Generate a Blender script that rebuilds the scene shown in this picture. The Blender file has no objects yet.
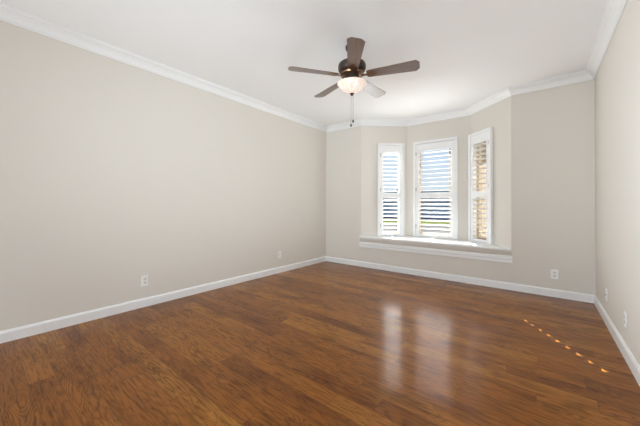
import bpy, bmesh, math, random
from mathutils import Vector, Matrix
random.seed(7)
C = bpy.context.scene.collection
PI = math.pi

# ------------------------------------------------------------------ room measures (metres)
EYE = 1.131                      # camera height
XL, XR = -3.465, 0.5045          # left / right wall faces
YB, YF = 4.583, -3.20            # bay wall / wall behind the camera
ZC = 2.74                        # ceiling
JL, ML, MR, JR = (-2.645, 4.583), (-1.983, 5.150), (-0.912, 5.150), (-0.313, 4.583)   # bay plan
SEAT = 0.565                     # window seat height
GROUND = -0.35                   # garden level outside

# ------------------------------------------------------------------ camera
yaw, pitch, roll, f_px, cy = 0.6686, 0.0096, 0.0040, 279.2953, 202.98
c_, s_ = math.cos(yaw), math.sin(yaw)
F = Vector((-s_ * math.cos(pitch), c_ * math.cos(pitch), math.sin(pitch)))
R0 = Vector((c_, s_, 0)); U0 = R0.cross(F)
Rr = R0 * math.cos(roll) + U0 * math.sin(roll); Ur = U0 * math.cos(roll) - R0 * math.sin(roll)
cam_data = bpy.data.cameras.new('camera'); cam = bpy.data.objects.new('camera', cam_data); C.objects.link(cam)
cam.matrix_world = Matrix(((Rr.x, Ur.x, -F.x, 0), (Rr.y, Ur.y, -F.y, 0), (Rr.z, Ur.z, -F.z, EYE), (0, 0, 0, 1)))
cam_data.sensor_width = 36; cam_data.lens = f_px / 640 * 36
cam_data.shift_y = (cy - 213) / 640
cam_data.clip_start = 0.05; cam_data.clip_end = 500
bpy.context.scene.camera = cam

# ------------------------------------------------------------------ sky, sun, added fill lights, exposure
SUN_TRAVEL = Vector((0.544, -0.839, -0.717)).normalized()
world = bpy.data.worlds.new('sky'); bpy.context.scene.world = world; world.use_nodes = True
wn = world.node_tree.nodes; wl = world.node_tree.links
for n in list(wn): wn.remove(n)
wo = wn.new('ShaderNodeOutputWorld'); bg = wn.new('ShaderNodeBackground')
tc = wn.new('ShaderNodeTexCoord'); sx = wn.new('ShaderNodeSeparateXYZ'); rp = wn.new('ShaderNodeValToRGB')
wl.new(tc.outputs['Generated'], sx.inputs[0]); wl.new(sx.outputs['Z'], rp.inputs[0])
rp.color_ramp.elements[0].position = 0.0; rp.color_ramp.elements[0].color = (0.86, 0.93, 1.0, 1)
rp.color_ramp.elements[1].position = 0.45; rp.color_ramp.elements[1].color = (0.36, 0.60, 1.0, 1)
wl.new(rp.outputs[0], bg.inputs['Color']); bg.inputs['Strength'].default_value = 0.9
wl.new(bg.outputs[0], wo.inputs['Surface'])

sun_d = bpy.data.lights.new('sun', 'SUN'); sun = bpy.data.objects.new('sun', sun_d); C.objects.link(sun)
sun_d.energy = 38.0; sun_d.color = (1.0, 0.95, 0.88); sun_d.angle = math.radians(0.15)
sun.rotation_euler = SUN_TRAVEL.to_track_quat('-Z', 'Y').to_euler()
sun.location = (-6, 12, 9)

def area(name, loc, target, w, h, power, color, spread=180):
    d = bpy.data.lights.new(name, 'AREA'); o = bpy.data.objects.new(name, d); C.objects.link(o)
    d.shape = 'RECTANGLE'; d.size = w; d.size_y = h; d.energy = power; d.color = color; d.spread = math.radians(spread)
    o.location = loc
    o.rotation_euler = (Vector(target) - Vector(loc)).to_track_quat('-Z', 'Y').to_euler()
    return o
# added fill light, unseen, set low in the wide opening behind the camera
COOL = (0.83, 0.93, 1.0)
area('opening_fill', (-1.5, YF + 0.05, 0.62), (-1.5, 2.0, 1.7), 3.2, 0.95, 86, COOL, 140)
# added fill lights out of view behind the camera: long wall, steep wall, ceiling
area('fill_panel', (0.25, -0.6, 1.5), (-3.46, 2.7, 1.7), 0.4, 1.4, 12, COOL, 64)
area('fill_panel', (-3.2, -1.0, 1.4), (0.5, 2.1, 1.5), 0.8, 1.4, 15, COOL, 45)
area('fill_panel', (-1.3, -2.0, 0.7), (-2.5, 3.0, 2.74), 1.2, 0.8, 6.2, COOL, 60)

# invisible spots added inside the three bay windows to boost the daylight
SPOT_COLOR = (0.84, 0.93, 1.0)
def spot(loc, direction, power, color=SPOT_COLOR):
    l = bpy.data.lights.new('window_fill_spot', 'SPOT'); o = bpy.data.objects.new('window_fill_spot', l); C.objects.link(o)
    l.energy = power; l.color = color; l.spot_size = math.radians(172); l.spot_blend = 1.0; l.shadow_soft_size = 0.0
    o.location = loc; o.rotation_euler = Vector(direction).to_track_quat('-Z', 'Y').to_euler()
def window_fill(A, B, s0, s1, power, low, cols):
    d = (Vector(B) - Vector(A)).normalized(); n = Vector((d.y, -d.x))
    for i in range(cols):
        m = Vector(A) + d * (s0 + 0.10 + (s1 - s0 - 0.20) * (i + 0.5) / cols)
        p = m + n * 0.17
        for z in (0.85, 1.15, 1.45, 1.75, 2.05): spot((p.x, p.y, z), (n.x, n.y, 0), power / cols / 5, (1.0, 0.97, 0.94))
    m = Vector(A) + d * (s0 + s1) / 2 + n * 0.11
    # added low spot just above the seat, brightens the bay and ceiling
    if low: spot((m.x, m.y, SEAT + 0.075), (n.x, n.y, 0.6), low)
WP, WLOW = 14.0, 40.0
if WP:
    window_fill(JL, ML, 0.313, 0.819, WP * 0.9, WLOW * 0.4, 3); window_fill(ML, MR, 0.138, 0.888, WP * 1.2, WLOW * 0.4, 4); window_fill(MR, JR, 0.004, 0.499, WP * 0.3, WLOW * 0.2, 2)

vs = bpy.context.scene.view_settings
vs.view_transform = 'Standard'; vs.look = 'None'; vs.gamma = 1.0; vs.use_curve_mapping = False
vs.exposure = 0.0
bpy.context.scene.display_settings.display_device = 'sRGB'
cy_ = bpy.context.scene.cycles
cy_.max_bounces = 10; cy_.diffuse_bounces = 6; cy_.glossy_bounces = 4; cy_.transparent_max_bounces = 12
cy_.sample_clamp_indirect = 25.0; cy_.caustics_reflective = False; cy_.caustics_refractive = False
cy_.use_denoising = True

# ------------------------------------------------------------------ materials
def lin(r, g, b):
    f = lambda v: (v / 255 / 12.92) if v / 255 <= 0.04045 else ((v / 255 + 0.055) / 1.055) ** 2.4
    return (f(r), f(g), f(b), 1)
class NT:
    """small node-graph writer"""
    def __init__(s, name):
        s.m = bpy.data.materials.new(name); s.m.use_nodes = True; s.t = s.m.node_tree
        s.b = s.t.nodes['Principled BSDF']
    def n(s, kind, **kw):
        x = s.t.nodes.new(kind)
        for k, v in kw.items(): setattr(x, k, v)
        return x
    def put(s, sock, v):
        if isinstance(v, bpy.types.NodeSocket): s.t.links.new(v, sock)
        elif v is not None: sock.default_value = v
    def math(s, op, a, b=None, c=None):
        x = s.n('ShaderNodeMath', operation=op)
        for i, v in enumerate((a, b, c)):
            if v is not None: s.put(x.inputs[i], v)
        return x.outputs[0]
    def xyz(s, x, y, z):
        k = s.n('ShaderNodeCombineXYZ'); s.put(k.inputs[0], x); s.put(k.inputs[1], y); s.put(k.inputs[2], z)
        return k.outputs[0]
    def mix(s, fac, a, b, blend='MIX'):
        k = s.n('ShaderNodeMix', data_type='RGBA', blend_type=blend)
        s.put(k.inputs[0], fac); s.put(k.inputs[6], a); s.put(k.inputs[7], b)
        return k.outputs[2]
    def noise(s, vec, scale, detail=3, rough=0.5, dist=0.0):
        k = s.n('ShaderNodeTexNoise'); s.put(k.inputs['Vector'], vec); k.inputs['Scale'].default_value = scale
        k.inputs['Detail'].default_value = detail; k.inputs['Roughness'].default_value = rough
        k.inputs['Distortion'].default_value = dist
        return k.outputs[0]
    def ramp(s, fac, stops):
        k = s.n('ShaderNodeValToRGB'); s.put(k.inputs[0], fac); e = k.color_ramp.elements
        while len(e) < len(stops): e.new(0.5)
        for q, (p, col) in zip(e, stops): q.position = p; q.color = col
        return k.outputs[0]
    def bump(s, h, strength, dist=0.01):
        k = s.n('ShaderNodeBump'); s.put(k.inputs['Height'], h); k.inputs['Strength'].default_value = strength
        k.inputs['Distance'].default_value = dist
        s.t.links.new(k.outputs[0], s.b.inputs['Normal'])
def paint(name, col, rough=0.5, var=0.03, bump=0.08, scale=60, metal=0.0, spec=0.5):
    t = NT(name); co = t.n('ShaderNodeTexCoord').outputs['Object']
    nz = t.noise(co, 1.7, 3)
    lo = tuple(v * (1 - var) for v in col[:3]) + (1,); hi = tuple(min(1, v * (1 + var)) for v in col[:3]) + (1,)
    t.put(t.b.inputs['Base Color'], t.mix(nz, lo, hi))
    t.b.inputs['Roughness'].default_value = rough; t.b.inputs['Metallic'].default_value = metal
    t.b.inputs['Specular IOR Level'].default_value = spec
    if bump: t.bump(t.noise(co, scale, 4), bump, 0.004)
    return t.m
M = {}
M['wall'] = paint('greige_wall_paint', (0.690, 0.650, 0.590, 1), 0.75, 0.012, 0.10, 90, spec=0.3)
M['ceiling'] = paint('white_ceiling_paint', (0.88, 0.88, 0.88, 1), 0.9, 0.01, 0.15, 70, spec=0.2)
M['trim'] = paint('white_trim_paint', (0.82, 0.82, 0.815, 1), 0.35, 0.01, 0.0)
M['shutter'] = paint('white_shutter_paint', (0.82, 0.82, 0.82, 1), 0.40, 0.01, 0.0)
M['plate'] = paint('white_plate_plastic', (0.86, 0.85, 0.83, 1), 0.30, 0.01, 0.0)
M['slot'] = paint('dark_slot_plastic', (0.05, 0.05, 0.05, 1), 0.5, 0.05, 0.0)
M['receptacle'] = paint('white_receptacle_plastic', (0.72, 0.71, 0.69, 1), 0.35, 0.01, 0.0)
M['steel'] = paint('brushed_steel', (0.55, 0.54, 0.52, 1), 0.35, 0.05, 0.0, metal=1.0)
M['bronze'] = paint('oil_rubbed_bronze', (0.060, 0.045, 0.036, 1), 0.38, 0.25, 0.05, 30, metal=0.6)
M['brass'] = paint('antique_brass', (0.23, 0.135, 0.075, 1), 0.35, 0.2, 0.0, metal=0.85)
M['fob'] = paint('black_fob', (0.012, 0.012, 0.012, 1), 0.35, 0.1, 0.0)
M['louver'] = paint('white_louver_paint', (0.70, 0.70, 0.695, 1), 0.40, 0.01, 0.0)
M['sash'] = paint('almond_window_vinyl', (0.52, 0.42, 0.30, 1), 0.4, 0.01, 0.0)
M['concrete'] = paint('pale_concrete', (0.60, 0.58, 0.55, 1), 0.9, 0.06, 0.2, 40, spec=0.0)
M['asphalt'] = paint('asphalt', (0.068, 0.068, 0.070, 1), 0.9, 0.1, 0.2, 40, spec=0.0)
M['lawn'] = paint('lawn_green', (0.059, 0.070, 0.023, 1), 0.9, 0.25, 0.3, 30, spec=0.0)
M['slate'] = paint('slate_roof', (0.046, 0.055, 0.072, 1), 0.8, 0.15, 0.1, 20, spec=0.0)
M['siding'] = paint('blue_grey_siding', (0.40, 0.46, 0.58, 1), 0.8, 0.08, 0.1, 20, spec=0.0)
M['leaf'] = paint('tree_leaf', (0.06, 0.12, 0.09, 1), 0.8, 0.3, 0.0)
M['bark'] = paint('tree_bark', (0.10, 0.07, 0.05, 1), 0.9, 0.3, 0.2)

def brick_material():
    t = NT('tan_brick'); co = t.n('ShaderNodeTexCoord').outputs['Object']
    sp = t.n('ShaderNodeSeparateXYZ'); t.put(sp.inputs[0], co)
    uv = t.xyz(t.math('ADD', sp.outputs[0], sp.outputs[1]), sp.outputs[2], 0.0)
    br = t.n('ShaderNodeTexBrick'); t.put(br.inputs['Vector'], uv)
    br.inputs['Color1'].default_value = (0.161, 0.115, 0.075, 1); br.inputs['Color2'].default_value = (0.201, 0.150, 0.105, 1)
    br.inputs['Mortar'].default_value = (0.241, 0.210, 0.170, 1); br.inputs['Scale'].default_value = 1.0
    br.inputs['Brick Width'].default_value = 0.22; br.inputs['Row Height'].default_value = 0.075; br.inputs['Mortar Size'].default_value = 0.008
    t.put(t.b.inputs['Base Color'], br.outputs[0]); t.b.inputs['Specular IOR Level'].default_value = 0.1; t.b.inputs['Roughness'].default_value = 0.9
    return t.m
M['brick'] = brick_material()

def floor_material():
    t = NT('stained_oak_planks'); co = t.n('ShaderNodeTexCoord').outputs['Object']
    sp = t.n('ShaderNodeSeparateXYZ'); t.put(sp.inputs[0], co); x, y = sp.outputs[0], sp.outputs[1]
    W, L = 0.127, 1.15
    yr = t.math('DIVIDE', y, W); row = t.math('FLOOR', yr); fy = t.math('FRACT', yr)
    wn1 = t.n('ShaderNodeTexWhiteNoise', noise_dimensions='1D'); t.put(wn1.inputs['W'], row)
    xr = t.math('ADD', t.math('DIVIDE', x, L), t.math('MULTIPLY', wn1.outputs[0], 7.0))
    col = t.math('FLOOR', xr); fx = t.math('FRACT', xr)
    wn2 = t.n('ShaderNodeTexWhiteNoise', noise_dimensions='2D'); t.put(wn2.inputs['Vector'], t.xyz(row, col, 0.0))
    rnd = wn2.outputs[0]
    sp2 = t.n('ShaderNodeSeparateColor'); t.put(sp2.inputs[0], wn2.outputs[1]); rnd2 = sp2.outputs[1]
    off = t.math('MULTIPLY', rnd, 40.0)
    # cathedral rings: a slow noise cut into bands
    ring = t.noise(t.xyz(t.math('MULTIPLY', x, 1.3), t.math('MULTIPLY', y, 8.0), off), 1.0, 2, 0.5, 0.5)
    band = t.math('SINE', t.math('MULTIPLY', ring, 120.0))
    band = t.math('POWER', t.math('MULTIPLY_ADD', band, 0.5, 0.5), 3.5)
    # dark open pores, short streaks along the plank
    pore = t.noise(t.xyz(t.math('MULTIPLY', x, 7.0), t.math('MULTIPLY', y, 95.0), off), 1.0, 3, 0.6, 0.3)
    pore = t.ramp(pore, [(0.50, (0, 0, 0, 1)), (0.66, (1, 1, 1, 1))])
    fine = t.noise(t.xyz(t.math('MULTIPLY', x, 4.0), t.math('MULTIPLY', y, 60.0), off), 1.0, 3, 0.6)
    blot = t.noise(t.xyz(t.math('MULTIPLY', x, 2.2), t.math('MULTIPLY', y, 7.0), off), 1.0, 3, 0.55)
    base = t.ramp(rnd, [(0.0, (0.270, 0.092, 0.014, 1)), (0.4, (0.330, 0.118, 0.017, 1)), (0.75, (0.365, 0.137, 0.020, 1)), (1.0, (0.425, 0.176, 0.028, 1))])
    dark = t.mix(1.0, base, (0.28, 0.22, 0.18, 1), 'MULTIPLY')
    k = t.math('MULTIPLY', band, t.math('MULTIPLY_ADD', rnd2, 0.50, 0.20))
    c1 = t.mix(k, base, dark)
    c2 = t.mix(t.math('MULTIPLY', pore, 0.72), c1, dark)
    c2 = t.mix(t.math('MULTIPLY', t.math('SUBTRACT', 1.0, fine), 0.30), c2, dark)
    c3 = t.mix(t.ramp(blot, [(0.30, (1, 1, 1, 1)), (0.52, (0, 0, 0, 1))]), c2, t.mix(1.0, c2, (0.62, 0.55, 0.50, 1), 'MULTIPLY'))
    ey = t.math('MINIMUM', fy, t.math('SUBTRACT', 1.0, fy)); ex = t.math('MINIMUM', fx, t.math('SUBTRACT', 1.0, fx))
    seam = t.math('MAXIMUM', t.math('LESS_THAN', ey, 0.008), t.math('LESS_THAN', ex, 0.0012))
    c4 = t.mix(t.math('MULTIPLY', seam, 0.5), c3, (0.045, 0.018, 0.006, 1))
    t.put(t.b.inputs['Base Color'], c4)
    t.b.inputs['Roughness'].default_value = 0.42; t.b.inputs['IOR'].default_value = 1.10
    t.b.inputs['Coat Weight'].default_value = 0.78; t.b.inputs['Coat IOR'].default_value = 1.28
    t.put(t.b.inputs['Coat Roughness'], t.math('MULTIPLY_ADD', fine, 0.05, 0.11))
    h = t.math('SUBTRACT', t.math('MULTIPLY', fine, 0.4), t.math('MULTIPLY', seam, 1.0))
    t.bump(h, 0.05, 0.002)
    return t.m
M['floor'] = floor_material()

def blade_material():
    t = NT('walnut_blade'); co = t.n('ShaderNodeTexCoord').outputs['Object']
    sp = t.n('ShaderNodeSeparateXYZ'); t.put(sp.inputs[0], co)
    g = t.noise(t.xyz(t.math('MULTIPLY', sp.outputs[0], 4.0), t.math('MULTIPLY', sp.outputs[1], 70.0), 0.0), 1.0, 4, 0.6, 0.4)
    t.put(t.b.inputs['Base Color'], t.ramp(g, [(0.3, (0.105, 0.064, 0.047, 1)), (0.7, (0.20, 0.130, 0.098, 1))]))
    t.b.inputs['Roughness'].default_value = 0.30; t.b.inputs['Coat Weight'].default_value = 0.6; t.b.inputs['Coat Roughness'].default_value = 0.32
    return t.m
M['blade'] = blade_material()

def bowl_material():
    t = NT('frosted_alabaster_glass'); co = t.n('ShaderNodeTexCoord').outputs['Object']
    n = t.noise(co, 14, 4, 0.6, 1.0)
    colr = t.ramp(n, [(0.36, (0.95, 0.70, 0.56, 1)), (0.62, (1.0, 0.92, 0.85, 1))])
    t.put(t.b.inputs['Base Color'], colr); t.b.inputs['Roughness'].default_value = 0.25
    t.put(t.b.inputs['Emission Color'], colr); t.b.inputs['Emission Strength'].default_value = 0.20
    return t.m
M['bowl'] = bowl_material()
def bulb_material():
    t = NT('lit_bulb'); t.b.inputs['Emission Color'].default_value = (1, 0.9, 0.75, 1); t.b.inputs['Emission Strength'].default_value = 4.0
    return t.m
def glass_material():
    t = NT('clear_pane'); o = t.t.nodes['Material Output']
    tr = t.n('ShaderNodeBsdfTransparent'); tr.inputs[0].default_value = (0.96, 0.98, 0.98, 1)
    gl = t.n('ShaderNodeBsdfGlossy'); gl.inputs['Roughness'].default_value = 0.02
    mx = t.n('ShaderNodeMixShader'); mx.inputs[0].default_value = 0.03
    t.t.links.new(tr.outputs[0], mx.inputs[1]); t.t.links.new(gl.outputs[0], mx.inputs[2]); t.t.links.new(mx.outputs[0], o.inputs['Surface'])
    return t.m
M['glass'] = glass_material()

# ------------------------------------------------------------------ mesh helpers
def link(name, bm, mat, parent=None, smooth=False, loc=None, world_space=True):
    bmesh.ops.recalc_face_normals(bm, faces=bm.faces[:])
    me = bpy.data.meshes.new(name); bm.to_mesh(me); bm.free()
    me.materials.append(M[mat])
    if smooth:
        for p in me.polygons: p.use_smooth = True
        me.set_sharp_from_angle(angle=math.radians(38))
    o = bpy.data.objects.new(name, me); C.objects.link(o)
    if parent: o.parent = parent
    return o
def empty(name, label, cat, loc=(0, 0, 0), rotz=0.0, group=None):
    o = bpy.data.objects.new(name, None); C.objects.link(o); o.empty_display_size = 0.05
    o.location = loc; o.rotation_euler = (0, 0, rotz); o['label'] = label; o['category'] = cat
    if group: o['group'] = group
    return o
def struct(o, label, cat):
    o['kind'] = 'structure'; o['label'] = label; o['category'] = cat
    return o
def add_box(bm, x0, x1, y0, y1, z0, z1, mtx=None, bevel=0.0):
    v = [bm.verts.new((x, y, z)) for x in (x0, x1) for y in (y0, y1) for z in (z0, z1)]
    fs = [bm.faces.new([v[i] for i in q]) for q in ((0, 1, 3, 2), (4, 6, 7, 5), (0, 4, 5, 1), (2, 3, 7, 6), (0, 2, 6, 4), (1, 5, 7, 3))]
    vs_ = v
    if bevel:
        es = list({e for f in fs for e in f.edges})
        r = bmesh.ops.bevel(bm, geom=es, offset=bevel, segments=2, affect='EDGES', profile=0.5)
        vs_ = list({w for w in r['verts']} | {w for w in v if w.is_valid})
    if mtx is not None: bmesh.ops.transform(bm, matrix=mtx, verts=vs_)
def add_prism(bm, pts, z0, z1):
    lo = [bm.verts.new((x, y, z0)) for x, y in pts]; hi = [bm.verts.new((x, y, z1)) for x, y in pts]
    bm.faces.new(lo[::-1]); bm.faces.new(hi); n = len(pts)
    for i in range(n): bm.faces.new([lo[i], lo[(i + 1) % n], hi[(i + 1) % n], hi[i]])
def add_lathe(bm, prof, seg=40, centre=(0, 0)):
    rings = []
    for r, z in prof:
        if r < 1e-5: rings.append([bm.verts.new((centre[0], centre[1], z))])
        else: rings.append([bm.verts.new((centre[0] + r * math.cos(2 * PI * i / seg), centre[1] + r * math.sin(2 * PI * i / seg), z)) for i in range(seg)])
    for a, b in zip(rings, rings[1:]):
        for i in range(seg):
            j = (i + 1) % seg
            if len(a) == 1 and len(b) == 1: continue
            if len(a) == 1: bm.faces.new([a[0], b[j], b[i]])
            elif len(b) == 1: bm.faces.new([a[i], a[j], b[0]])
            else: bm.faces.new([a[i], a[j], b[j], b[i]])
def add_tube(bm, p, q, r, seg=10):
    p, q = Vector(p), Vector(q); d = (q - p).normalized()
    a = d.orthogonal().normalized(); b = d.cross(a)
    ra = [bm.verts.new(p + (a * math.cos(2 * PI * i / seg) + b * math.sin(2 * PI * i / seg)) * r) for i in range(seg)]
    rb = [bm.verts.new(q + (a * math.cos(2 * PI * i / seg) + b * math.sin(2 * PI * i / seg)) * r) for i in range(seg)]
    for i in range(seg): bm.faces.new([ra[i], ra[(i + 1) % seg], rb[(i + 1) % seg], rb[i]])
    bm.faces.new(ra[::-1]); bm.faces.new(rb)
def sweep(bm, path, prof):
    """run a profile (distance into the room, height) along a plan path whose room side is on the right; corners mitred"""
    rings = []
    for i, p in enumerate(path):
        p = Vector(p)
        ns = []
        if i > 0: d = (p - Vector(path[i - 1])).normalized(); ns.append(Vector((d.y, -d.x)))
        if i < len(path) - 1: d = (Vector(path[i + 1]) - p).normalized(); ns.append(Vector((d.y, -d.x)))
        if len(ns) == 2: m = (ns[0] + ns[1]); m = m / m.dot(ns[0])
        else: m = ns[0]
        rings.append([bm.verts.new((p.x + m.x * u, p.y + m.y * u, z)) for u, z in prof])
    k = len(prof)
    for a, b in zip(rings, rings[1:]):
        for i in range(k): bm.faces.new([a[i], a[(i + 1) % k], b[(i + 1) % k], b[i]])
    bm.faces.new(rings[0][::-1]); bm.faces.new(rings[-1])
def wall_frame(A, B):
    """matrix whose x runs from A to B, y points into the room (right-hand side of A->B reversed), z up"""
    d = (Vector(B) - Vector(A)).normalized()
    n = Vector((d.y, -d.x))
    return Matrix(((d.x, n.x, 0, A[0]), (d.y, n.y, 0, A[1]), (0, 0, 1, 0), (0, 0, 0, 1)))
def pierced(bm, s0, s1, z0, z1, hole, thick, mtx):
    """slab behind y=0 with one rectangular hole, closed reveals"""
    a, b, c, d = hole
    S = [s0, a, b, s1]; Z = [z0, c, d, z1]
    V = {}
    def v(i, j, k):
        if (i, j, k) not in V: V[(i, j, k)] = bm.verts.new(mtx @ Vector((S[i], -thick * k, Z[j])))
        return V[(i, j, k)]
    solid = lambda i, j: 0 <= i < 3 and 0 <= j < 3 and not (i == 1 and j == 1)
    for i in range(3):
        for j in range(3):
            if not solid(i, j): continue
            for k in (0, 1): bm.faces.new([v(i, j, k), v(i + 1, j, k), v(i + 1, j + 1, k), v(i, j + 1, k)])
            if not solid(i - 1, j): bm.faces.new([v(i, j, 0), v(i, j + 1, 0), v(i, j + 1, 1), v(i, j, 1)])
            if not solid(i + 1, j): bm.faces.new([v(i + 1, j, 0), v(i + 1, j + 1, 0), v(i + 1, j + 1, 1), v(i + 1, j, 1)])
            if not solid(i, j - 1): bm.faces.new([v(i, j, 0), v(i + 1, j, 0), v(i + 1, j, 1), v(i, j, 1)])
            if not solid(i, j + 1): bm.faces.new([v(i, j + 1, 0), v(i + 1, j + 1, 0), v(i + 1, j + 1, 1), v(i, j + 1, 1)])

# ------------------------------------------------------------------ room shell
T = 0.15
bm = bmesh.new(); add_box(bm, XL - T, XR + T, YF - T, YB + T, -0.12, 0.0)
struct(link('floor', bm, 'floor'), 'glossy brown stained oak plank floor of the empty room', 'floor')
bm = bmesh.new(); add_box(bm, XL - T, XR + T, YF - T, 5.45, ZC, ZC + 0.18)
struct(link('ceiling', bm, 'ceiling'), 'flat white painted ceiling above the room and bay', 'ceiling')
bm = bmesh.new(); add_box(bm, XL - T, XL, YF - T, YB + T, -0.1, ZC)
struct(link('wall_left', bm, 'wall'), 'long plain greige wall with two white outlets near its foot', 'wall')
bm = bmesh.new(); add_box(bm, XR, XR + T, YF - T, YB + T, -0.1, ZC)
struct(link('wall_right', bm, 'wall'), 'greige wall seen at a steep angle, white jacks near its foot', 'wall')
# wall with the bay opening (open up to the ceiling)
bm = bmesh.new()
add_prism(bm, [(XL - T, YB), (JL[0], YB), (JL[0], YB + 0.02), (JL[0] - 0.10, YB + T), (XL - T, YB + T)], -0.1, ZC)
add_prism(bm, [(JR[0], YB), (XR + T, YB), (XR + T, YB + T), (JR[0] + 0.10, YB + T), (JR[0], YB + 0.02)], -0.1, ZC)
add_box(bm, JL[0], JR[0], YB, YB + T, -0.1, 0.46)
struct(link('wall_back', bm, 'wall'), 'greige wall around the bay window opening', 'wall')
# wall behind the camera with a wide opening to the rest of the house
bm = bmesh.new()
pierced(bm, 0, XR - XL + 2 * T, -0.1, ZC, (0.4, XR - XL - 0.1, 0.0, 2.42), T, Matrix(((-1, 0, 0, XR + T), (0, 1, 0, YF), (0, 0, 1, 0), (0, 0, 0, 1))))
struct(link('wall_front', bm, 'wall'), 'greige wall with wide cased opening opposite the bay', 'wall')

# bay walls, pierced for the three windows: (A, B, outer shutter frame s0, s1)
BAYS = [('left', JL, ML, 0.313, 0.819), ('back', ML, MR, 0.138, 0.888), ('right', MR, JR, 0.004, 0.499)]
FZ0, FZ1 = 0.567, 2.305
for side, A, B, s0, s1 in BAYS:
    ln = (Vector(B) - Vector(A)).length
    e0 = -0.06 if side == 'right' else 0.0
    e0 = {'left': 0.0, 'back': -0.06, 'right': 0.0}[side]; e1 = {'left': 0.0, 'back': 0.06, 'right': 0.0}[side]
    bm = bmesh.new()
    a0 = max(s0 + 0.045, 0.02)
    pierced(bm, 0.0, ln, 0.40, ZC, (a0, s1 - 0.045, FZ0 + 0.03, FZ1 - 0.045), T, wall_frame(A, B))
    # mitre the outside corners of the bay so that no gap opens behind the plaster
    o = link('wall_bay_' + side, bm, 'wall')
    fr = wall_frame(A, B); half = math.tan(0.5 * math.radians(41.5)) * T
    inv = fr.inverted()
    for v in o.data.vertices:
        l = inv @ v.co
        if l.y < -0.01 and abs(l.z) < 9:
            if abs(l.x) < 1e-3 and side != 'left': l.x -= half
            if abs(l.x - ln) < 1e-3 and side != 'right': l.x += half
            v.co = fr @ l
    struct(o, {'left': 'greige bay wall beside the left angled window', 'back': 'greige bay wall around the middle window',
               'right': 'pale bay wall around the right angled window'}[side], 'wall')

# crown moulding (room side is on the right of the path)
CR = [(0.0, ZC - 0.102), (0.010, ZC - 0.102), (0.013, ZC - 0.092), (0.019, ZC - 0.088), (0.024, ZC - 0.074), (0.036, ZC - 0.052), (0.055, ZC - 0.034),
      (0.070, ZC - 0.026), (0.076, ZC - 0.020), (0.076, ZC - 0.012), (0.084, ZC - 0.010), (0.084, ZC), (0.0, ZC)]
def crown(name, path, label):
    bm = bmesh.new(); sweep(bm, path, CR); struct(link(name, bm, 'trim'), label, 'crown moulding')
eps = 0.0
crown('trim_1', [(XL, YF), (XL, YB), JL, ML, MR, JR, (XR, YB), (XR, YF)], 'white crown moulding running around the ceiling edge and bay')
# baseboards
BBP = [(0.0, 0.0), (0.018, 0.0), (0.018, 0.078), (0.014, 0.086), (0.009, 0.092), (0.004, 0.096), (0.0, 0.096)]
def baseboard(name, path, label):
    bm = bmesh.new(); sweep(bm, path, BBP); struct(link(name, bm, 'trim'), label, 'baseboard')
baseboard('baseboard_left', [(XL, YF), (XL, YB)], 'white baseboard along the long greige wall')
baseboard('baseboard_back', [(XL, YB), (XR, YB)], 'white baseboard under the bay window')
baseboard('baseboard_right', [(XR, YB), (XR, YF)], 'white baseboard along the steeply seen wall')

# window seat: white board, rounded greige nose, white apron in two tiers with a butt joint
bm = bmesh.new(); add_prism(bm, [JL, JR, MR, ML], SEAT - 0.03, SEAT)
sweep(bm, [(JL[0] - 0.003, YB), (JR[0] + 0.003, YB)], [(-0.02, SEAT - 0.031), (-0.02, SEAT - 0.0002), (0.026, SEAT - 0.001), (0.035, SEAT - 0.004), (0.041, SEAT - 0.011), (0.042, SEAT - 0.018), (0.039, SEAT - 0.026), (0.035, SEAT - 0.031)])
struct(link('trim_2', bm, 'trim', smooth=True), 'white window seat board in the bay', 'window seat')
bm = bmesh.new()
sweep(bm, [(JL[0] - 0.004, YB), (JR[0] + 0.004, YB)], [(-0.01, SEAT - 0.031), (0.036, SEAT - 0.031), (0.035, SEAT - 0.042), (0.030, SEAT - 0.058), (0.022, SEAT - 0.074), (0.012, SEAT - 0.090), (0.003, SEAT - 0.104), (-0.01, SEAT - 0.106)])
struct(link('trim_3', bm, 'wall', smooth=True), 'rounded greige front edge of the window seat', 'window seat edge')
AP = [(0.0, 0.364), (0.016, 0.364), (0.019, 0.369), (0.019, 0.408), (0.0225, 0.411), (0.026, 0.417), (0.026, 0.455), (0.023, 0.460), (0.0, 0.460)]
bm = bmesh.new(); sweep(bm, [(JL[0] - 0.018, YB), (-0.948, YB)], AP); sweep(bm, [(-0.9455, YB), (JR[0] + 0.012, YB)], AP)
struct(link('trim_4', bm, 'trim'), 'white two-tier apron board below the window seat', 'apron board')

# ------------------------------------------------------------------ windows and plantation shutters
def louver_profile(chord=0.089, thick=0.009, n=9):
    top, bot = [], []
    for i in range(n + 1):
        u = -1 + 2 * i / n
        h = thick / 2 * math.sqrt(max(0.0, 1 - u * u)) if abs(u) < 1 else 0.0
        h = max(h, 0.0012)
        top.append((u * chord / 2, h)); bot.append((u * chord / 2, -h))
    return top + bot[::-1]
LP = louver_profile()
def louver(bm, s0, s1, yc, zc, tilt):
    ct, st = math.cos(tilt), math.sin(tilt)     # positive tilt lifts the room edge
    ring = lambda s: [bm.verts.new((s, yc + y * ct - z * st, zc + y * st + z * ct)) for y, z in LP]
    a, b = ring(s0), ring(s1); k = len(LP)
    for i in range(k): bm.faces.new([a[i], a[(i + 1) % k], b[(i + 1) % k], b[i]])
    bm.faces.new(a[::-1]); bm.faces.new(b)
LABELS = {'left': 'narrow white plantation shutter on the left angled side of the bay',
          'back': 'wide white plantation shutter in the middle of the bay',
          'right': 'narrow white plantation shutter on the right angled side, tan brick behind'}
UP_TILT = {'left': math.radians(7), 'back': math.radians(0.5), 'right': math.radians(6)}; LOW_TILT = math.radians(18)
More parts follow.
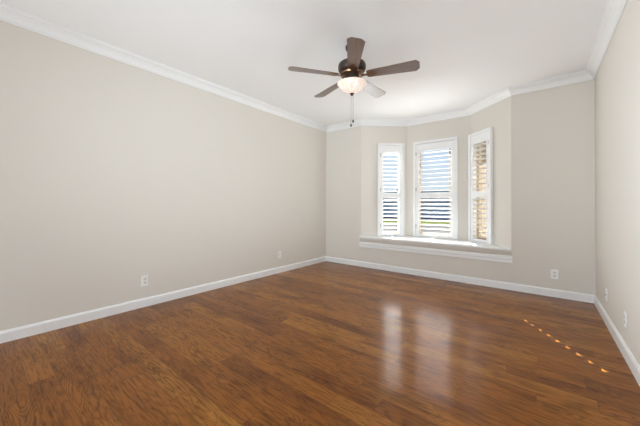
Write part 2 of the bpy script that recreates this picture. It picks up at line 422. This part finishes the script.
for idx, (side, A, B, s0, s1) in enumerate(BAYS):
    fr = wall_frame(A, B)
    # window behind the shutter
    w = bpy.data.objects.new('window_%d' % (idx + 1), None); C.objects.link(w); w.matrix_world = fr; w.empty_display_size = 0.05
    struct(w, {'left': 'glazed window behind the left angled shutter', 'back': 'glazed window behind the middle shutter', 'right': 'glazed window behind the right angled shutter'}[side], 'window')
    h0, h1, g0, g1 = max(s0 + 0.045, 0.02), s1 - 0.045, FZ0 + 0.03, FZ1 - 0.045
    bm = bmesh.new(); q = 0.035
    add_box(bm, h0, h0 + q, -0.14, -0.09, g0, g1); add_box(bm, h1 - q, h1, -0.14, -0.09, g0, g1)
    add_box(bm, h0 + q, h1 - q, -0.14, -0.09, g0, g0 + q); add_box(bm, h0 + q, h1 - q, -0.14, -0.09, g1 - q, g1)
    add_box(bm, h0 + q, h1 - q, -0.135, -0.10, 1.305, 1.345)
    link('window_sash', bm, 'sash', w)
    bm = bmesh.new(); add_box(bm, h0 + q - 0.005, h1 - q + 0.005, -0.120, -0.116, g0 + q - 0.005, g1 - q + 0.005)
    link('pane', bm, 'glass', w)
    # shutter
    sh = empty('plantation_shutter', LABELS[side], 'shutter', group='plantation shutters in the bay')
    sh.matrix_world = fr @ Matrix.Translation((s0, 0, FZ0)); W = s1 - s0; H = FZ1 - FZ0
    z = lambda v: v - FZ0
    fw, sw = 0.044, 0.060
    bm = bmesh.new()
    for (a, b, c, d) in ((0, fw, 0, H), (W - fw, W, 0, H), (fw, W - fw, H - fw, H), (fw, W - fw, 0, 0.012)):
        add_box(bm, a, b, 0.0, 0.040, c, d, bevel=0.004)
    for a, b in ((fw, fw + 0.006), (W - fw - 0.006, W - fw)): add_box(bm, a, b, -0.06, 0.016, 0, H)   # rabbet lip behind the panel edge
    link('shutter_frame', bm, 'shutter', sh)
    p0, p1 = fw + 0.0025, W - fw - 0.0025
    y0, y1 = 0.004, 0.028
    lo, hi, ra, rb = z(0.618), z(2.125), z(1.275), z(1.370)
    for a, b in ((p0, fw + sw), (W - fw - sw, p1)):
        bm = bmesh.new(); add_box(bm, a, b, y0, y1, 0.014, H - fw - 0.003, bevel=0.003); link('stile', bm, 'shutter', sh)
    l0, l1 = fw + sw, W - fw - sw
    for nm, a, b in (('top_rail', hi, H - fw - 0.003), ('divider_rail', ra, rb), ('bottom_rail', 0.014, lo)):
        bm = bmesh.new(); add_box(bm, l0, l1, y0, y1, a, b, bevel=0.003); link(nm, bm, 'shutter', sh)
    for nm, a, b, n, tilt in (('upper_louvers', rb, hi, 10, UP_TILT[side]), ('lower_louvers', lo, ra, 9, LOW_TILT)):
        bm = bmesh.new()
        for i in range(n): louver(bm, l0 + 0.0015, l1 - 0.0015, 0.029, a + (b - a) * (i + 0.5) / n, tilt)
        link(nm, bm, 'louver', sh, smooth=True)
    hs = fw if side != 'right' else W - fw
    for hz in (0.20, H * 0.5, H - 0.22):
        bm = bmesh.new(); add_tube(bm, (hs, 0.038, hz - 0.035), (hs, 0.038, hz + 0.035), 0.005)
        add_box(bm, hs - 0.016, hs + 0.016, 0.033, 0.0365, hz - 0.032, hz + 0.032)
        link('hinge', bm, 'steel', sh, smooth=True)

# ------------------------------------------------------------------ wall plates
def plate(name, label, cat, loc, rotz, kind, group=None, rx=1.0):
    """x across, y out of the wall, z up; loc is the plate centre on the wall face"""
    t = empty(name, label, cat, loc, rotz, group)
    bm = bmesh.new(); add_box(bm, -0.036, 0.036, 0.0, 0.006, -0.058, 0.058, bevel=0.0025); link('cover_plate', bm, 'plate', t)
    if kind == 'outlet':
        for dz in (-0.020, 0.020):
            bm = bmesh.new()
            pts = [(0.017 * math.cos(a), 0.0145 * math.sin(a)) for a in [2 * PI * i / 24 for i in range(24)]]
            pts = [(max(-0.0165, min(0.0165, x)), max(-0.012, min(0.012, y))) for x, y in pts]
            add_prism(bm, pts, 0.0058, 0.0085)
            bmesh.ops.transform(bm, matrix=Matrix(((1, 0, 0, 0), (0, 0, 1, 0), (0, 1, 0, dz), (0, 0, 0, 1))), verts=bm.verts[:])
            r = link('receptacle', bm, 'receptacle', t)
            bm = bmesh.new()
            add_box(bm, -0.008, -0.0055, 0.0080, 0.0090, dz - 0.002, dz + 0.007); add_box(bm, 0.0055, 0.008, 0.0080, 0.0090, dz - 0.001, dz + 0.006)
            add_box(bm, -0.002, 0.002, 0.0080, 0.0090, dz - 0.0095, dz - 0.0055)
            link('slot', bm, 'slot', r)
        bm = bmesh.new(); add_tube(bm, (0, 0.005, 0), (0, 0.0072, 0), 0.003); link('screw', bm, 'steel', t)
    elif kind == 'jack':
        bm = bmesh.new(); add_tube(bm, (0, 0.005, 0), (0, 0.018, 0), 0.0048, 12); add_tube(bm, (0, 0.005, 0), (0, 0.008, 0), 0.008, 6)
        link('cable_connector', bm, 'steel', t)
        for dz in (-0.042, 0.042):
            bm = bmesh.new(); add_tube(bm, (0, 0.005, dz), (0, 0.0072, dz), 0.003); link('screw', bm, 'steel', t)
    return t
G = 'white outlets low on the walls'
plate('wall_outlet', 'white duplex outlet on the long greige wall, the one nearer the camera', 'outlet', (XL, 1.241, 0.287), -PI / 2, 'outlet', G)
plate('wall_outlet', 'small white outlet on the long greige wall, the one near the corner', 'outlet', (XL, 3.288, 0.300), -PI / 2, 'outlet', G)
plate('wall_outlet', 'white duplex outlet on the wall to the right of the bay window', 'outlet', (0.134, YB, 0.282), PI, 'outlet', G)
plate('cable_jack', 'white plate with protruding cable connector on the right wall, nearer the corner', 'cable jack', (XR, 3.873, 0.272), PI / 2, 'jack')
plate('wall_outlet', 'white outlet seen edge-on on the right wall, nearer the camera', 'outlet', (XR, 3.103, 0.279), PI / 2, 'outlet', G)

# ------------------------------------------------------------------ ceiling fan
D = 2.80
hub = Vector((0, 0, EYE)) + F * D + Rr * ((351.6 - 320) / f_px * D)
FX, FY = hub.x, hub.y
BZ = 2.434
fan = empty('ceiling_fan', 'five-blade brown ceiling fan with lit frosted bowl light and pull chains', 'ceiling fan', (FX, FY, ZC))
dz = lambda v: v - ZC
bm = bmesh.new(); add_lathe(bm, [(0.0, 0.0), (0.062, 0.0), (0.066, -0.006), (0.064, -0.03), (0.050, -0.055), (0.030, -0.068), (0.0, -0.070)], 36); link('canopy', bm, 'bronze', fan, True)
bm = bmesh.new(); add_tube(bm, (0, 0, -0.06), (0, 0, -0.17), 0.0135, 16); link('downrod', bm, 'bronze', fan, True)
bm = bmesh.new(); add_lathe(bm, [(0.0, -0.150), (0.03, -0.150), (0.045, -0.157), (0.100, -0.166), (0.132, -0.185), (0.140, -0.205), (0.138, -0.240), (0.128, -0.262), (0.105, -0.277), (0.0, -0.277)], 48)
link('motor_housing', bm, 'bronze', fan, True)
bm = bmesh.new(); add_lathe(bm, [(0.0, -0.274), (0.112, -0.274), (0.118, -0.284), (0.112, -0.298), (0.090, -0.304), (0.0, -0.304)], 48); link('flywheel_ring', bm, 'brass', fan, True)
bm = bmesh.new(); add_lathe(bm, [(0.0, -0.300), (0.070, -0.300), (0.075, -0.322), (0.072, -0.345), (0.10, -0.352), (0.118, -0.366), (0.122, -0.380), (0.0, -0.380)], 40); link('switch_housing', bm, 'bronze', fan, True)
# bowl: wide lip curving to a shallow point
bowl_prof = [(0.124, -0.374), (0.138, -0.376), (0.147, -0.381), (0.146, -0.386), (0.137, -0.393), (0.131, -0.402), (0.121, -0.418), (0.104, -0.437), (0.080, -0.455), (0.052, -0.470), (0.024, -0.479), (0.0, -0.481)]
bm = bmesh.new(); add_lathe(bm, bowl_prof, 56); link('light_bowl', bm, 'bowl', fan, True)
bm = bmesh.new(); add_lathe(bm, [(0.0, -0.475), (0.020, -0.477), (0.023, -0.482), (0.016, -0.488), (0.010, -0.498), (0.005, -0.504), (0.0, -0.506)], 20); link('finial', bm, 'bronze', fan, True)
for (ox, ln_, fb) in ((0.012, 0.262, 0.022), (-0.008, 0.305, 0.022)):
    ax, ay = Rr.x * ox, Rr.y * ox
    bm = bmesh.new(); top = -0.482; n = int(ln_ / 0.0065)
    for i in range(n):
        zc = top - ln_ * i / n
        m = bmesh.ops.create_icosphere(bm, subdivisions=1, radius=0.0014, matrix=Matrix.Translation((ax, ay, zc)))
    add_tube(bm, (ax, ay, top), (ax, ay, top - ln_), 0.0008, 6)
    ch = link('pull_chain', bm, 'bronze', fan, True)
    bm = bmesh.new(); zf = top - ln_
    add_lathe(bm, [(0.0, zf + 0.004), (0.004, zf + 0.002), (0.0085, zf - 0.010), (0.0095, zf - 0.019), (0.0065, zf - 0.027), (0.0, zf - 0.030)], 16, (ax, ay)); link('chain_fob', bm, 'fob', ch, True)
# blades: tapered board with clipped tip, pitched, on a brass iron
def blade_mesh():
    bm = bmesh.new(); r0, r1 = 0.150, 0.643
    out = [(r0, -0.040), (r0 + 0.02, -0.050), (r1 - 0.032, -0.074), (r1, -0.042), (r1, 0.042), (r1 - 0.032, 0.074), (r0 + 0.02, 0.050), (r0, 0.040)]
    add_prism(bm, out, -0.003, 0.003)
    return bm
def iron_mesh():
    bm = bmesh.new()
    add_prism(bm, [(0.095, -0.016), (0.150, -0.012), (0.165, -0.034), (0.200, -0.040), (0.215, -0.026), (0.235, -0.012), (0.250, 0.0), (0.235, 0.012), (0.215, 0.026), (0.200, 0.040), (0.165, 0.034), (0.150, 0.012), (0.095, 0.016)], -0.0085, -0.0035)
    return bm
TOCAM = math.atan2(-F.y, -F.x)
b0 = None
for k in range(5):
    a = TOCAM + math.radians(-3.5) + k * 2 * PI / 5
    rot = Matrix.Rotation(a, 4, 'Z') @ Matrix.Rotation(math.radians(-12), 4, 'X')
    if k == 0:
        b = link('blade', blade_mesh(), 'blade', fan); ir = link('blade_iron', iron_mesh(), 'brass', b); bd, idt = b, ir
    else:
        b = bd.copy(); C.objects.link(b); b.parent = fan
        ir = idt.copy(); C.objects.link(ir); ir.parent = b
    b.matrix_local = Matrix.Translation((0, 0, BZ - ZC)) @ rot

# ------------------------------------------------------------------ outside, seen between the louvers
bm = bmesh.new(); add_box(bm, -70, 40, 4.75, 8.0, GROUND - 0.3, GROUND)
struct(link('driveway', bm, 'concrete'), 'pale concrete paving outside the bay window', 'paving')
bm = bmesh.new(); add_box(bm, -70, 40, 8.0, 23.0, GROUND - 0.3, GROUND)
struct(link('street', bm, 'asphalt'), 'worn grey street in front of the house', 'street')
bm = bmesh.new(); add_box(bm, -70, 40, 23.0, 30.0, GROUND - 0.3, GROUND + 0.02)
struct(link('lawn', bm, 'lawn'), 'strip of sunlit green lawn across the paving', 'lawn')
bm = bmesh.new(); add_box(bm, -160, 120, 30.0, 160, GROUND - 0.3, GROUND)
struct(link('road', bm, 'asphalt'), 'dark asphalt road beyond the lawn', 'road')
def house(name, label, x0, x1, y0, y1, hw, hr, wall, roof):
    t = empty(name, label, 'house', ((x0 + x1) / 2, (y0 + y1) / 2, GROUND))
    X, Y = (x1 - x0) / 2, (y1 - y0) / 2
    bm = bmesh.new(); add_box(bm, -X, X, -Y, Y, 0, hw); link('house_wall', bm, wall, t)
    bm = bmesh.new(); e = 0.4
    v = [bm.verts.new(p) for p in ((-X - e, -Y - e, hw), (X + e, -Y - e, hw), (X + e, Y + e, hw), (-X - e, Y + e, hw), (-X + Y * 0.8, 0, hw + hr), (X - Y * 0.8, 0, hw + hr))]
    for q in ((0, 1, 5, 4), (2, 3, 4, 5), (1, 2, 5), (3, 0, 4), (3, 2, 1, 0)): bm.faces.new([v[i] for i in q])
    link('roof', bm, roof, t)
    return t
bh = house('brick_house', 'tan brick house close outside the right angled shutter', 0, 6.4, -2.6, 2.6, 3.9, 1.6, 'brick', 'slate')
ang = math.atan2(0.93, -0.37); ux, uy = math.cos(ang), math.sin(ang)
bh.location = (-0.5 + ux * 3.2 + uy * 2.6, 6.0 + uy * 3.2 - ux * 2.6, GROUND); bh.rotation_euler = (0, 0, ang)
house('far_house', 'low blue-grey house far across the road behind the middle shutter', -21.0, -6.0, 34.0, 42.0, 2.3, 1.2, 'siding', 'slate')
house('far_house', 'low blue-grey house far across the road behind the left shutter', -44.0, -25.0, 36.0, 44.0, 2.2, 1.1, 'siding', 'slate')
def tree(name, label, x, y, h, r):
    t = empty(name, label, 'tree', (x, y, GROUND), group='trees beyond the road')
    bm = bmesh.new(); add_lathe(bm, [(0.0, 0.0), (0.22, 0.0), (0.14, h * 0.4), (0.08, h * 0.75), (0.0, h * 0.76)], 10); link('trunk', bm, 'bark', t, True)
    bm = bmesh.new()
    for i in range(26):
        a = random.uniform(0, 2 * PI); q = random.uniform(0, r * 0.8); zz = h * random.uniform(0.5, 0.92)
        bmesh.ops.create_icosphere(bm, subdivisions=2, radius=r * random.uniform(0.28, 0.5), matrix=Matrix.Translation((q * math.cos(a), q * math.sin(a), zz)))
    for v in bm.verts: v.co += Vector((random.uniform(-.1, .1), random.uniform(-.1, .1), random.uniform(-.1, .1)))
    link('crown', bm, 'leaf', t)
tree('tree', 'small dark tree far off behind the left shutter', -27.5, 46.0, 6.2, 1.5)
tree('tree', 'low bushy tree far off behind the middle shutter', -17.5, 46.0, 4.9, 2.2)
